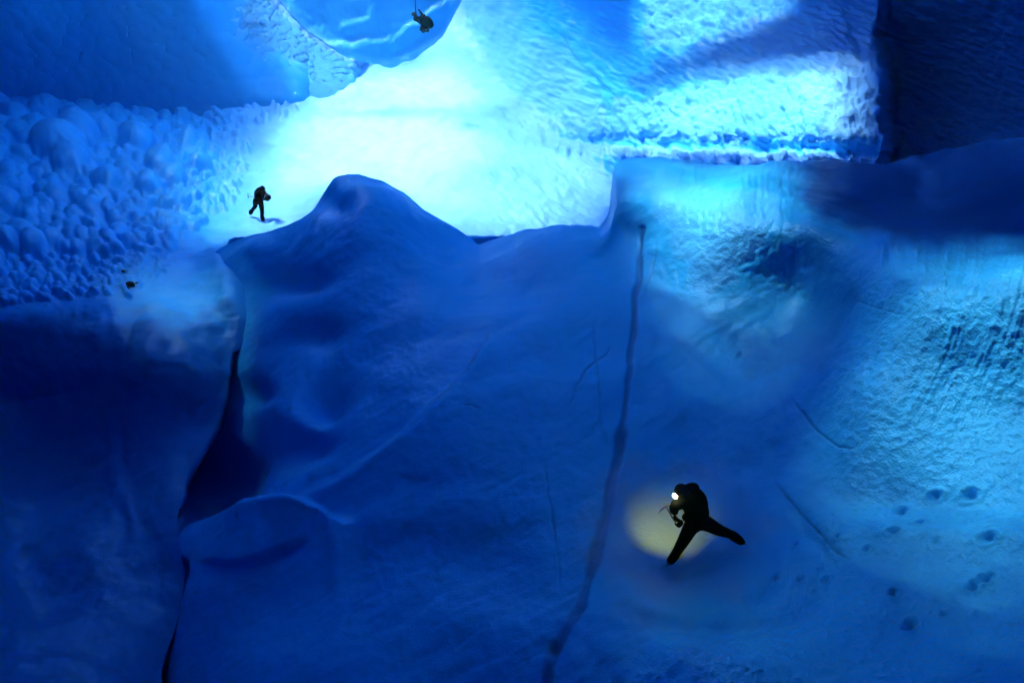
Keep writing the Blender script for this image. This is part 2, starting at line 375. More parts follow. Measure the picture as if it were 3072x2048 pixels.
# ------------------------------------------------------------------ near surface: central slope, mound, right wall
crest_pts = np.array([(-400,1250),(300,1000),(600,790),(690,722),(760,706),(830,695),(895,668),(925,640),(950,585),(1000,528),(1040,520),(1090,523),(1150,540),
    (1210,570),(1260,625),(1310,668),(1370,700),(1440,735),(1500,722),(1560,700),(1640,688),(1720,682),(1800,684),(1832,640),(1845,540),(1856,500),(1875,478),(1900,474),
    (2000,474),(2200,480),(2400,484),(2640,490),(2700,470),(2800,450),(3072,410),(3400,380),(3960,330)], float)
near_f = depth_field([
    (2050,1690,'z',0),(2230,1630,'z',0),(1900,1800,'z',0),(2300,1900,'z',.15),(2050,2048,'z',0),(2050,2500,'z',.1),(2050,1450,'z',.05),(1850,1600,'z',0),(2250,1450,'z',.25),
    (1820,700,'d',22.6),(1700,690,'d',23.2),(1560,705,'d',23.6),(1440,740,'d',24),(1310,675,'d',24.5),(1200,575,'d',25.2),(1060,525,'d',25.6),(950,590,'d',25.6),(830,700,'d',26),(700,730,'d',27.5),
    (1060,640,'d',23.4),(900,760,'d',24),(1150,760,'d',22.6),
    (1500,1200,'d',17.6),(1300,1400,'d',16.7),(1000,1100,'d',20.4),(1200,900,'d',21.4),(1600,900,'d',20.3),(1700,1300,'d',16.7),
    (800,950,'d',24.3),(720,900,'d',27.2),(800,1200,'d',20.8),(760,1190,'d',22.3),(690,1350,'d',22.6),(600,1440,'d',24.8),(720,1150,'d',24.4),(650,1550,'d',20),
    (540,1750,'d',19.4),(760,1540,'d',18.2),(1000,1560,'d',17.3),(700,1680,'d',17.4),(800,1800,'d',16.2),(1200,1900,'d',14.3),(700,2048,'d',14.9),(520,2048,'d',17.2),(1300,2300,'d',12.2),(600,2400,'d',13.5),
    (1600,2048,'d',12.6),(1400,1700,'d',15.1),
    (2600,1700,'d',13.5),(3000,1900,'d',11.6),(3072,1500,'d',12.6),(2900,1100,'d',14.3),(2600,1150,'d',15.3),(2420,1200,'d',16.5),(3072,760,'d',14.6),(2750,740,'d',16.2),(2450,640,'d',18.8),
    (2120,900,'d',19.6),(2200,560,'d',20.8),(2000,540,'d',22.8),(1880,520,'d',24.2),(1875,700,'d',22.9),(2330,620,"d",19.4),(2370,780,"d",18.95),(1960,900,'d',20.4),(2300,900,'d',19.2),(2420,900,'d',18.9),
    (2150,1150,'d',17.9),(2750,600,'d',21.5),(2750,470,'d',23.5),(2450,500,'d',23.8),(2100,490,'d',25.2),(1900,485,'d',26),(3072,600,'d',18.5),(3072,430,'d',21),(3300,1100,'d',13.3),(3300,2300,'d',9),(3900,1300,'d',11.8),(3900,700,'d',12.8),(-300,1300,'d',29),(-300,2500,'d',20),(200,2048,'d',21),(300,1300,'d',29),
])
cols = np.arange(-400, 3960, 4.4)
crest = np.interp(cols, crest_pts[:, 0], crest_pts[:, 1])
ker = np.exp(-np.linspace(-2, 2, 9) ** 2); ker /= ker.sum()
crest = np.convolve(np.pad(crest, 4, 'edge'), ker, 'valid')
crest = crest + 6 * n1(cols, 60., 2, 5.1)
v = np.linspace(0, 1, 560) ** 0.8
NPY = 2700 + (crest[None] - 2700) * v[:, None]
NPX = np.repeat(cols[None], len(v), 0)
ninv = near_f(NPX, NPY)
ninv = ninv * (1 - 0.035 * sstep(70, 0, NPY - crest[None]) ** 2 * sstep(1920, 1840, NPX))
NP = at(NPX, NPY, 1.0 / ninv)
NN = grid_normals(NP)
# soft flow ridges running down-left
flow = np.stack([(NPX * 0.86 - NPY * 0.5) / 1000., (NPX * 0.5 + NPY * 0.86) / 1000. * 6, np.zeros_like(NPX)], -1)
rwall = sstep(2250, 2600, NPX + 0.25 * (NPY - 1000))
left = 1 - rwall
disp = 0.22 * fbm(NP, 3.2, 2) + 0.03 * left * fbm(flow, 0.45, 4, off=3.) + 0.02 * fbm(NP, 0.6, 3) + 0.022 * (1 - np.abs(fbm(NP, 0.55, 3, off=21.)))
NVEIN_SHADE = cracks(NPX, NPY, [
    (14, .75, [(1935,690),(1925,800),(1908,900),(1895,1050),(1880,1200),(1860,1330)]),
    (24, .8, [(1866,1300),(1850,1400),(1820,1540),(1790,1660),(1755,1770),(1715,1860),(1665,1950),(1630,2060),(1610,2200)]),
    (6, .4, [(1990,720),(1965,820),(1930,910)]),
    (6, .45, [(1780,950),(1795,1100),(1800,1250),(1830,1340)]),
    (5, .5, [(1630,1380),(1650,1520),(1670,1650),(1685,1790)]),
    (8, .25, [(1450,1040),(1390,1130),(1300,1250),(1200,1330),(1080,1400),(960,1460),(900,1490)]),
    (6, .45, [(1850,1030),(1760,1110),(1690,1240)]),
    (5, .4, [(1390,1235),(1420,1232),(1452,1243)]),
    (6, .8, [(2310,1420),(2400,1540),(2470,1620),(2510,1680),(2570,1730)]),
    (6, .7, [(2370,1190),(2450,1290),(2520,1345),(2580,1355)]),
    (5, .5, [(2560,900),(2650,930),(2730,950)]),
    (26, .9, [(560,1690),(545,1800),(505,1950),(470,2060),(440,2300)]),
])
disp = disp - 0.08 * NVEIN_SHADE
def fold(line, w, h, sharp=0.25):
    # a rounded step: high on the lower side of the line, falling back slowly
    ly = np.array(line, float); o_ = np.argsort(ly[:, 0]); ly = ly[o_]
    y = np.interp(NPX, ly[:, 0], ly[:, 1]) + 5 * n1(NPX[0], 60., 2, 2.2)[None]
    q = (NPY - y) / w
    ends = sstep(ly[0, 0] - 60, ly[0, 0] + 40, NPX) * sstep(ly[-1, 0] + 60, ly[-1, 0] - 60, NPX)
    return h * ends * sstep(-sharp, sharp, q) * np.exp(-np.clip(q, 0, 9) * 1.1)
disp = disp + fold([(560,1590),(620,1545),(700,1515),(800,1508),(870,1512),(960,1550),(1060,1585)], 130, .55)
disp = disp + fold([(1000,1590),(1150,1560),(1300,1520),(1500,1498),(1640,1495)], 160, .22, .5)
disp = disp + fold([(870,1520),(1000,1450),(1130,1370),(1250,1280),(1350,1190),(1420,1100),(1470,1010)], 170, .28, .2)
disp = disp - fold([(640,1690),(730,1690),(830,1660),(900,1650)], 40, .35, .3)
disp = disp + fold([(760,960),(900,900),(1100,840),(1300,800)], 150, .22, .6)
for hx, hy, ha, hb, hh in [(960,1195,75,60,.8),(890,1330,110,60,.7),(740,1175,60,40,.5),(640,1420,95,120,1.6),(880,850,90,40,.5),(1000,600,60,45,.5),(960,1010,70,40,.3),(1560,860,160,70,.25),(700,1250,60,60,.5)]:
    disp = disp - hh * np.exp(-(((NPX - hx) + 0.4 * (NPY - hy)) / ha) ** 2 - ((NPY - hy) / hb) ** 2)
# rings around the flat pool where the climber stands
rd = np.hypot((NPX - 2080) / 1.55, (NPY - 1640) - 0.12 * (NPX - 2080))
disp = disp + 0.09 * np.sin(rd / 16.0 + 3 * fbm(NP, 2.0, 2)) * sstep(150, 190, rd) * sstep(330, 230, rd) * sstep(1850, 2000, NPX) * sstep(1500, 1650, NPY)
disp = disp + 0.5 * sstep(190, 420, rd) * sstep(1900, 2100, NPX) * sstep(1500, 1650, NPY)
# melt holes in the lower right
holes = [(2710,1545,22),(2780,1590,14),(2705,1636,18),(2612,1695,14),(2478,1757,12),(2330,1731,18),(2985,1785,24),(2945,1815,24),(2742,1945,24),(2690,1850,16),(2990,1640,26),(2910,1485,24),(2808,1490,20),(2400,1750,10),(2850,1915,12),(2385,1640,10),(2520,1640,9)]
pit = np.zeros_like(NPX)
for hx, hy, hr in holes:
    dd = np.hypot((NPX - hx) + 0.5 * (NPY - hy), 1.3 * (NPY - hy)) / (0.75 * hr)
    disp = disp - 0.12 * np.exp(-dd ** 2 * 1.4) * hr / 20 + 0.03 * np.exp(-(dd - 1.9) ** 2 * 4)
    pit = np.maximum(pit, np.exp(-dd ** 2 * 2.0))
# vertical runnels on the right wall
ty = np.clip(NPY - 740, 0, 900); stx = NPX + 0.14 * ty + 0.0004 * ty * ty
run = fbm(np.stack([stx / 30., NPY / 420., 0 * NPX], -1), 1.0, 3, off=9.)
ridg = np.clip(1 - 1.6 * np.abs(fbm(np.stack([stx / 15., NPY / 700., 0 * NPX], -1), 1.0, 2, off=19.)), 0, 1) ** 3
clus = sstep(-0.1, 0.35, fbm(np.stack([stx / 130., NPY / 1200., 0 * NPX], -1), 1.0, 2, off=27.)) * sstep(1400, 1150, NPY)
panel4_ = soft_in(NPX, NPY, [(2480,680),(2800,745),(3400,710),(3400,2500),(1600,2500),(1900,2000),(2350,1720),(2530,1400),(2480,1150),(2600,950)], 90)
rz = rwall * sstep(1500, 1100, NPY) * sstep(715, 760, NPY)
rz2 = sstep(1900, 2100, NPX) * sstep(2450, 2350, NPX) * sstep(950, 800, NPY)
run2 = fbm(np.stack([NPX / 22., NPY / 380., 0 * NPX], -1), 1.0, 3, off=2.)
disp = disp + 0.02 * rz * run + 0.02 * rz2 * run2 + 0.022 * rz * clus * ridg + 0.03 * panel4_ * np.clip(fbm(NP, 0.13, 2, off=33.), -.3, 1) + 0.025 * rz2 * fbm(np.stack([NPX / 13., NPY / 20., 0 * NPX], -1), 1.0, 2, off=35.)
disp = disp * (0.06 + 0.94 * sstep(130, 300, np.hypot((NPX - 2110) / 1.3, NPY - 1650)))
NP = NP + NN * disp[..., None]
qn = np.stack([NPX / 60., NPY / 60., 0 * NPX], -1)
jx = NPX + 24 * fbm(qn, 1.0, 3); jy = NPY + 24 * fbm(qn, 1.0, 3, off=8.)
panel3 = soft_in(jx, jy, [(1905,515),(2050,530),(2330,570),(2350,640),(2230,800),(2115,940),(2060,800),(1960,640)], 24)
panel4 = soft_in(jx, jy, [(2480,680),(2800,740),(3400,700),(3400,2500),(1600,2500),(1900,2000),(2350,1720),(2530,1400),(2480,1150),(2600,950)], 90)
nfrost = np.clip(0.05 + 0.08 * fbm(NP, .8, 3), 0.0, 1)
nfrost = np.maximum(nfrost, np.maximum(0.3 * panel3, 0.14 * panel4 * (0.75 + 0.6 * np.clip(run, -.5, .8) * rz)))
nfrost = np.clip(nfrost, 0, 1)
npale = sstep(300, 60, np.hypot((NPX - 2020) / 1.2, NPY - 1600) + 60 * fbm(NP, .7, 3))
ngrain = np.clip(panel3 + panel4, 0, 1) * 0.12
NVEIN_SHADE = np.maximum(NVEIN_SHADE, 0.5 * pit)
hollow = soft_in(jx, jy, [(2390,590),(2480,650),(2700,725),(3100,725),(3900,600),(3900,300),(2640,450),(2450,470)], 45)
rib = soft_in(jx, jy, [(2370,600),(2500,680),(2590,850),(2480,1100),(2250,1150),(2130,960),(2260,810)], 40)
NVEIN_SHADE = np.maximum(NVEIN_SHADE, np.maximum(1.0 * hollow, 0.35 * rib))  # hollow and rib painted darker, standing in for their shade
# the far side of the crest, rolling over and away
tt = np.array([0.15, .35, .6, 1.0, 1.5, 2.2, 3.2, 4.5])
back = []
c = NP[-1]
hd = c - CAM; hd[:, 2] = 0; rr = np.linalg.norm(hd, axis=1)[:, None]; hd /= rr
slope = (CAM[2] - c[:, 2:3]) / rr
for t in tt:
    q = c + hd * t; q[:, 2:3] -= slope * t * 1.0 + 0.16 * t * t + 0.12 * t
    back.append(q)
NPALL = np.concatenate([NP, np.array(back)], 0)
ext = lambda a: np.concatenate([a, np.repeat(a[-1:], len(tt), 0)], 0)
near_surface = grid_mesh('slope', NPALL, M_ICE, dict(frost=ext(nfrost), vein_shade=ext(NVEIN_SHADE), grain=ext(ngrain), pale=ext(npale)))

#@@LIGHT
# ------------------------------------------------------------------ sun, sky, unseen cave roof, its openings shaped to steer the light
LD = np.array([0.40, -0.25, -0.88]); LD /= np.linalg.norm(LD)     # the way sunlight travels
EXPOSURE = 3.75
sun = bpy.data.lights.new('sun', 'SUN'); sun.energy = 3.0; sun.angle = R(11); sun.color = (0.92, 0.95, 1.0)
so = bpy.data.objects.new('sun', sun); COL.objects.link(so)
import mathutils
so.rotation_euler = mathutils.Vector(LD).to_track_quat('-Z', 'Y').to_euler()
elev = math.asin(-LD[2]); azim = math.atan2(-LD[0], -LD[1])
w = bpy.data.worlds.new('World'); SC.world = w; w.use_nodes = True
nt = w.node_tree; bg = nt.nodes['Background']
sky = nt.nodes.new('ShaderNodeTexSky'); sky.sky_type = 'NISHITA'; sky.sun_disc = False
sky.sun_elevation = elev; sky.sun_rotation = azim
nt.links.new(sky.outputs[0], bg.inputs[0]); bg.inputs[1].default_value = 0.12

ROOF = 15.0
zones = [   # (surface, outline in the photo of what the added openings should light, share of the roof that is open)
    ('f', [(880,420),(960,300),(1080,220),(1200,220),(1340,180),(1420,300),(1430,450),(1300,560),(1320,640),(1100,660),(980,560),(880,560)], 0.52),
    ('f', [(780,440),(930,310),(930,-40),(1040,-60),(1060,150),(1190,200),(1330,110),(1420,-60),(1500,-60),(1600,130),(1640,250),(1640,420),(1750,480),(1750,620),(1500,740),(1300,760),(1000,700),(760,720),(690,640)], 0.22),
    ('f', [(1330,110),(1500,-60),(1600,-60),(1720,150),(1800,300),(1900,300),(1900,430),(1850,640),(1500,740),(1400,500)], 0.10),
    ('f', [(560,470),(680,370),(850,330),(820,720),(640,740),(560,640)], 0.09),
    ('f', [(330,730),(480,720),(560,840),(640,1000),(580,1080),(470,940),(370,850)], 0.0),
    ('f', [(450,850),(560,820),(690,860),(725,980),(700,1080),(640,1060),(590,970),(530,900)], 0.07),
    ('f', [(1020,-60),(1060,140),(1190,200),(1330,110),(1400,-60)], 0.22),
    ('w', [(700,-60),(800,-60),(960,100),(1060,180),(1060,320),(930,320),(890,220),(780,190),(690,100)], 0.4),
    ('f', [(1680,110),(1900,290),(1900,420),(1700,420)], 0.2),
    ('f', [(1850,310),(2100,255),(2400,225),(2500,215),(2480,440),(1850,440)], 0.42),
    ('f', [(1930,-80),(2330,-80),(2350,20),(2180,70),(2000,140),(1930,130)], 0.25),
    ('n', [(1930,520),(2360,560),(2290,680),(2170,820),(2105,920),(2030,760)], 0.10),
    ('n', [(1990,540),(2250,570),(2230,680),(2130,760),(2030,660)], 0.3),
    ('n', [(1930,520),(2450,570),(2500,780),(2380,1000),(2150,1060),(2000,800)], 0.05),
    ('n', [(1890,480),(2350,490),(2350,560),(1900,520)], 0.10),
    ('n', [(2640,760),(3200,760),(3200,1700),(2650,1650),(2590,1300),(2680,1000)], 0.045),
    ('n', [(2660,760),(3200,740),(3200,1300),(2800,1250),(2690,1000)], 0.09),
    ('n', [(2650,1500),(3200,1700),(3200,2200),(1850,2200),(2100,1980),(2400,1760),(2560,1500)], 0.022),
]
GS = 0.09
gx = np.arange(-34, 30, GS); gy = np.arange(0, 80, GS)
GX, GY = np.meshgrid(gx, gy)
RP = np.stack([GX, GY, np.full(GX.shape, ROOF)], -1)
share = np.zeros(GX.shape)
def blur(a, n):
    for _ in range(n):
        p = np.pad(a, 1, 'edge'); a = (p[:-2, 1:-1] + p[2:, 1:-1] + p[1:-1, :-2] + p[1:-1, 2:] + p[1:-1, 1:-1]) / 5
    return a
for lay, poly, f in zones:
    P_, X_, Y_ = {'f': (FARP, PX, PY), 'n': (NP, NPX, NPY), 'w': (WP, WX, WY)}[lay]
    m = inside(X_, Y_, poly)
    if lay == 'f':
        m &= ~(((PX > 660) & (PY > np.interp(PX, crest_pts[:, 0], crest_pts[:, 1]) + 20) & (PX > edge_x(PY))) | ((PX > edge_x(PY)) & (PY > 800)))
    p = P_[m]; t = (ROOF - p[:, 2]) / -LD[2]; h = p - LD * t[:, None]
    i = np.round((h[:, 1] - gy[0]) / GS).astype(int); j = np.round((h[:, 0] - gx[0]) / GS).astype(int)
    ok = (i >= 0) & (j >= 0) & (i < len(gy)) & (j < len(gx))
    c_ = np.zeros(GX.shape); c_[i[ok], j[ok]] = 1.0
    c_ = (blur(c_, 50) > 0.22) * f
    share = np.maximum(share, c_)
def shut(poly):
    global share
    p = NP[inside(NPX, NPY, poly)]; t = (ROOF - p[:, 2]) / -LD[2]; h = p - LD * t[:, None]
    i = np.round((h[:, 1] - gy[0]) / GS).astype(int); j = np.round((h[:, 0] - gx[0]) / GS).astype(int)
    ok = (i >= 0) & (j >= 0) & (i < len(gy)) & (j < len(gx))
    c_ = np.zeros(GX.shape); c_[i[ok], j[ok]] = 1.0
    share = np.where(blur(c_, 50) > 0.3, 0, share)
shut([(900,830),(1020,640),(1250,720),(1800,760),(1900,800),(2050,1000),(2000,1450),(1700,2048),(860,1800),(850,1200)])
wob = fbm(RP, 1.4, 3)
light_slits = (GX * 0.8 + GY * 0.6 + 0.25 * wob) / 0.9  # slits added to the roof, passing each zone's share of sunlight
open_ = (light_slits % 1.0) < share
open_ |= share >= 0.99
RP[..., 2] += 0.5 * fbm(RP, 6.0, 3)
edge_m = np.minimum.reduce([GX - gx[0], gx[-1] - GX, GY - gy[0], gy[-1] - GY])
RP[..., 2] = ROOF + (RP[..., 2] - ROOF) * np.clip(edge_m / 3, 0, 1)
keep = ~(open_[:-1, :-1] | open_[1:, 1:] | open_[1:, :-1] | open_[:-1, 1:])
roof = grid_mesh('ceiling', RP, M_SHELL, None, keep)
sol = roof.modifiers.new('thick', 'SOLIDIFY'); sol.thickness = 0.5; sol.offset = 1

fr_o = [(-34, 0), (gx[-1], 0), (gx[-1], gy[-1]), (-34, gy[-1])]
for (x0, x1, y0, y1) in [(-75, -34, -30, 100), (gx[-1], 75, -30, 100), (-34, gx[-1], -30, 0), (-34, gx[-1], gy[-1], 100)]:
    A, B = np.meshgrid(np.linspace(x0, x1, 12), np.linspace(y0, y1, 12))
    grid_mesh('ceiling', np.stack([A, B, np.full(A.shape, ROOF)], -1), M_SHELL)

# walls behind the camera and at the sides, closing the cave
th = np.linspace(0, 2 * math.pi, 240); zz = np.linspace(-12, 18, 30)
TH, ZZ = np.meshgrid(th, zz)
SP = np.stack([50 * np.cos(TH), 38 + 50 * np.sin(TH), ZZ], -1)
SP[..., :2] += 2.0 * np.stack([fbm(SP, 9, 3), fbm(SP, 9, 3, off=4)], -1)
SP[:, -1] = SP[:, 0]
shell = grid_mesh('ice_wall', SP, M_SHELL, None)
gx = np.linspace(-60, 60, 60); gy = np.linspace(-20, 90, 60)
GX, GY = np.meshgrid(gx, gy)
base = grid_mesh('terrain', np.stack([GX, GY, np.full(GX.shape, -9.0)], -1), M_SHELL, None)

hz = bpy.data.materials.new('mist'); hz.use_nodes = True
hz.node_tree.nodes.clear()
_o = hz.node_tree.nodes.new('ShaderNodeOutputMaterial'); _v = hz.node_tree.nodes.new('ShaderNodeVolumePrincipled')
_v.inputs['Density'].default_value = 0.006; _v.inputs['Color'].default_value = (0.12, 0.62, 1.0, 1); _v.inputs['Anisotropy'].default_value = 0.4
hz.node_tree.links.new(_v.outputs[0], _o.inputs['Volume'])
hm_ = bpy.data.meshes.new('haze')
_x0, _x1, _y0, _y1, _z0, _z1 = -80, 80, -35, 105, -10.2, 19.0
hm_.from_pydata([(x, y, z) for z in (_z0, _z1) for y in (_y0, _y1) for x in (_x0, _x1)], [], [(0,2,3,1),(4,5,7,6),(0,1,5,4),(2,6,7,3),(0,4,6,2),(1,3,7,5)])
hm_.materials.append(hz)
ho = bpy.data.objects.new('haze', hm_); COL.objects.link(ho); ho['kind'] = 'stuff'
cy = SC.cycles; cy.volume_bounces = 0

#@@PEOPLE

# ------------------------------------------------------------------ people and their gear
def plain(name, col, rough=0.7, spec=0.3, grain=60.0):
    m = bpy.data.materials.new(name); m.use_nodes = True
    nt = m.node_tree; b = nt.nodes['Principled BSDF']
    nz = nn(nt, 'ShaderNodeTexNoise'); nz.inputs['Scale'].default_value = grain; nz.inputs['Detail'].default_value = 2
    mr = nn(nt, 'ShaderNodeMix', data_type='RGBA'); mr.inputs[6].default_value = (*[c * 0.75 for c in col], 1); mr.inputs[7].default_value = (*[c * 1.25 for c in col], 1)
    nt.links.new(nz.outputs['Fac'], mr.inputs[0]); nt.links.new(mr.outputs[2], b.inputs['Base Color'])
    b.inputs['Roughness'].default_value = rough; b.inputs['Specular IOR Level'].default_value = spec
    return m
M_SKIN = plain('skin', (0.05, 0.032, 0.024), 0.8, 0.1); M_JACKET = plain('black_shell_fabric', (0.002, 0.0028, 0.003), 0.9, 0.06); M_TROUSER = plain('dark_trouser_fabric', (0.002, 0.0028, 0.003), 0.9, 0.06)
M_BOOT = plain('boot_leather', (0.002, 0.0028, 0.003), 0.9, 0.06); M_HELMET = plain('helmet_plastic', (0.003, 0.003, 0.003), 0.7, 0.1); M_PACK = plain('pack_nylon', (0.002, 0.0028, 0.003), 0.9, 0.06)
M_METAL = plain('steel', (0.08, 0.08, 0.085), 0.35, 0.6); M_STONE = plain('dark_stone', (0.03, 0.03, 0.032), 0.9, 0.3, 8.0); M_ROPE = plain('rope_sheath', (0.03, 0.035, 0.06))
M_LENS = bpy.data.materials.new('lamp_lens'); M_LENS.use_nodes = True
_b = M_LENS.node_tree.nodes['Principled BSDF']; _b.inputs['Emission Color'].default_value = (1.0, 0.86, 0.38, 1); _b.inputs['Emission Strength'].default_value = 9.0

def skin_mesh(name, chains, mat, parent=None, sub=2):
    """chains: lists of (point, radius); equal points are shared, the first point is the root."""
    V, RAD, E, key = [], [], [], {}
    for ch in chains:
        prev = None
        for p, r in ch:
            k = tuple(np.round(p, 4))
            if k not in key:
                key[k] = len(V); V.append(tuple(p)); RAD.append(r)
            i = key[k]
            if prev is not None and prev != i: E.append((prev, i))
            prev = i
    me = bpy.data.meshes.new(name + '_skeleton'); me.from_pydata(V, E, [])
    o = bpy.data.objects.new(name + '_skeleton', me); COL.objects.link(o)
    o.modifiers.new('skin', 'SKIN').use_smooth_shade = True
    sd = me.skin_vertices[0].data
    for i, r in enumerate(RAD):
        sd[i].radius = (r, r); sd[i].use_root = False
    roots = set()
    sd[0].use_root = True
    # one root per connected piece
    par = list(range(len(V)))
    def find(a):
        while par[a] != a: a = par[a]
        return a
    for a, b in E: par[find(a)] = find(b)
    seen = {find(0)}
    for i in range(len(V)):
        if find(i) not in seen: seen.add(find(i)); sd[i].use_root = True
    sb = o.modifiers.new('sub', 'SUBSURF'); sb.levels = sub; sb.render_levels = sub
    dg = bpy.context.evaluated_depsgraph_get()
    m2 = bpy.data.meshes.new_from_object(o.evaluated_get(dg))
    bpy.data.objects.remove(o); bpy.data.meshes.remove(me)
    m2.name = name; m2.materials.clear(); m2.materials.append(mat)
    m2.polygons.foreach_set('use_smooth', [True] * len(m2.polygons))
    r = bpy.data.objects.new(name, m2); COL.objects.link(r)
    if parent: r.parent = parent; r.matrix_parent_inverse = mathutils.Matrix.Translation(-parent.location)
    return r

def empty(name, loc):
    o = bpy.data.objects.new(name, None); COL.objects.link(o); o.location = loc; o.empty_display_size = 0.2
    return o

def blob(name, c, radii, axis, mat, parent=None, flat=None, n=24, noise=0.0):
    """An ellipsoid of radii (along axis, across, across2); flat cuts it off below that fraction (helmet shells)."""
    z = np.array(axis, float); z /= np.linalg.norm(z)
    x = np.cross([0.123, 0.9, 0.3], z); x /= np.linalg.norm(x); y = np.cross(z, x)
    V, F = [], []
    for i in range(n // 2 + 1):
        ph = math.pi * i / (n // 2)
        for j in range(n):
            t = 2 * math.pi * j / n
            a = math.cos(ph)
            if flat is not None: a = max(a, flat)
            q = (z * a * radii[0] + x * math.sin(ph) * math.cos(t) * radii[1] + y * math.sin(ph) * math.sin(t) * radii[2])
            q = q * (1 + noise * (random.random() - 0.5))
            V.append(np.array(c) + q)
    for i in range(n // 2):
        for j in range(n):
            F.append((i * n + j, i * n + (j + 1) % n, (i + 1) * n + (j + 1) % n, (i + 1) * n + j))
    me = bpy.data.meshes.new(name); me.from_pydata([tuple(v) for v in V], [], F); me.materials.append(mat)
    me.polygons.foreach_set('use_smooth', [True] * len(F)); me.update()
    o = bpy.data.objects.new(name, me); COL.objects.link(o)
    if parent: o.parent = parent; o.matrix_parent_inverse = mathutils.Matrix.Translation(-parent.location)
    return o

def P(px, py, d): return at(np.array(px, float), np.array(py, float), np.array(d, float))
def mid(a, b, t=0.5): return a + (b - a) * t
def unit(v): return v / (np.linalg.norm(v) + 1e-12)

def hand_chains(wrist, elbow, curl, side, k=1.0):
    """Palm with four fingers of unequal length and a thumb leaving its side, half closed towards curl."""
    f = unit(wrist - elbow); c = unit(curl - f * (curl @ f)); s = np.cross(f, c) * side
    palm = wrist + f * 0.055 * k
    ch = [[(wrist, .034 * k), (palm, .042 * k)]]
    for i, (off, ln) in enumerate([(.033, .072), (.012, .082), (-.010, .076), (-.031, .058)]):
        b = palm + s * off * k + f * 0.045 * k
        m1 = b + (f * 0.75 + c * 0.5) * ln * .5 * k; m2 = m1 + (f * 0.05 + c * 0.95) * ln * .45 * k; m3 = m2 + (-f * 0.6 + c * 0.35) * ln * .35 * k
        ch.append([(palm, .042 * k), (b, .013 * k), (m1, .011 * k), (m2, .010 * k), (m3, .008 * k)])
    t0 = wrist + f * .03 * k + s * .035 * k
    t1 = t0 + (s * .6 + f * .6 + c * .3) * .04 * k; t2 = t1 + (f * .6 + c * .7) * .035 * k
    ch.append([(palm, .042 * k), (t0, .018 * k), (t1, .013 * k), (t2, .010 * k)])
    return ch

def build_person(J, base, label, group=None, pack=None, lamp=None, crampons=False, bulk=1.0):
    root = empty('person', base); tag(root, label, 'person', group)
    g = lambda n: J[n]
    add = 0.018
    sp = [('pelvis', .12), ('waist', .105), ('chest', .13), ('neck', .062), ('head', .095), ('crown', .07)]
    legL = [('pelvis', .12), ('hipL', .105), ('kneeL', .068), ('ankleL', .040), ('toeL', .038)]
    legR = [('pelvis', .12), ('hipR', .105), ('kneeR', .068), ('ankleR', .040), ('toeR', .038)]
    armL = [('chest', .13), ('shL', .068), ('elL', .048), ('wrL', .034)]
    armR = [('chest', .13), ('shR', .068), ('elR', .048), ('wrR', .034)]
    ch = lambda c, e=0.0: [(g(n), (r + e) * (bulk if e else 1.0)) for n, r in c]
    face = unit(J['face'])
    nose = [(g('head'), .095), (g('head') + face * .112, .016)]
    body = skin_mesh('body', [ch(sp), ch(legL), ch(legR), ch(armL), ch(armR), nose], M_SKIN, root)
    hood = [(g('chest'), .18 * bulk), (mid(g('chest'), g('neck'), .7), .12), (g('neck'), .085)]
    skin_mesh('jacket', [ch([sp[0], sp[1], sp[2]], .05), hood, [(g('chest'), .18 * bulk)] + ch(armL[1:], .024), [(g('chest'), .18 * bulk)] + ch(armR[1:], .024)], M_JACKET, root)
    tb = 1 + 0.4 * (bulk - 1)
    tr = lambda c: [(g(n), (r + .028) * tb) for n, r in c]
    skin_mesh('trousers', [[(g('waist'), .14 * bulk)] + tr(legL[:-1]), [(g('waist'), .14 * bulk)] + tr(legR[:-1])], M_TROUSER, root)
    for s_ in 'LR':
        a, t, k = g('ankle' + s_), g('toe' + s_), g('knee' + s_)
        up_ = unit(k - a); heel = a - up_ * .06 - unit(t - a) * .05
        bt = skin_mesh('boot', [[(a + up_ * .16, .098), (a, .094), (mid(a, t, .55), .085), (t, .074)], [(a, .085), (heel, .065)]], M_BOOT, root)
        if crampons:
            dn = -up_; f_ = unit(t - a); sd_ = unit(np.cross(f_, up_))
            s0 = mid(heel, t, .5) + dn * .022
            cc = [[(s0, .012), (mid(heel, t, .1) + dn * .022, .012), (heel + dn * .01, .012), (heel - f_ * .10 + up_ * .01, .006)],
                  [(s0, .012), (mid(heel, t, .92) + dn * .022, .012), (t + f_ * .06 + dn * .03, .004)]]
            for q, w_ in [(.1, .03), (.5, .045), (.92, .04)]:
                for sg in (-1, 1):
                    c0 = mid(heel, t, q) + dn * .022
                    cc.append([(c0, .012), (c0 + sd_ * sg * w_, .010), (c0 + sd_ * sg * w_ + dn * .035, .003)])
            skin_mesh('crampon', cc, M_METAL, bt, 1)
        skin_mesh('glove', hand_chains(g('wr' + s_), g('el' + s_), J['curl' + s_], 1 if s_ == 'L' else -1, 1.12), M_BOOT, root)
    hc = mid(g('head'), g('crown'), .35); ax = unit(g('crown') - g('head'))
    hm = blob('helmet', hc, (.150, .125, .135), ax, M_HELMET, root, flat=-0.15)
    if pack is not None:
        c, ax_, rr_ = pack
        bp_ = blob('backpack', c, rr_, ax_, M_PACK, root, n=20)
        blob('lid', np.array(c) + unit(np.array(ax_)) * rr_[0] * .95, (.07, rr_[1] * .75, rr_[2] * .75), ax_, M_PACK, bp_)
    if lamp is not None:
        h = blob('headlamp', lamp - unit(J['beam']) * .03, (.035, .042, .042), J['beam'], M_HELMET, root)
        blob('lens', lamp, (.036, .046, .046), J['beam'], M_LENS, h)
    return root

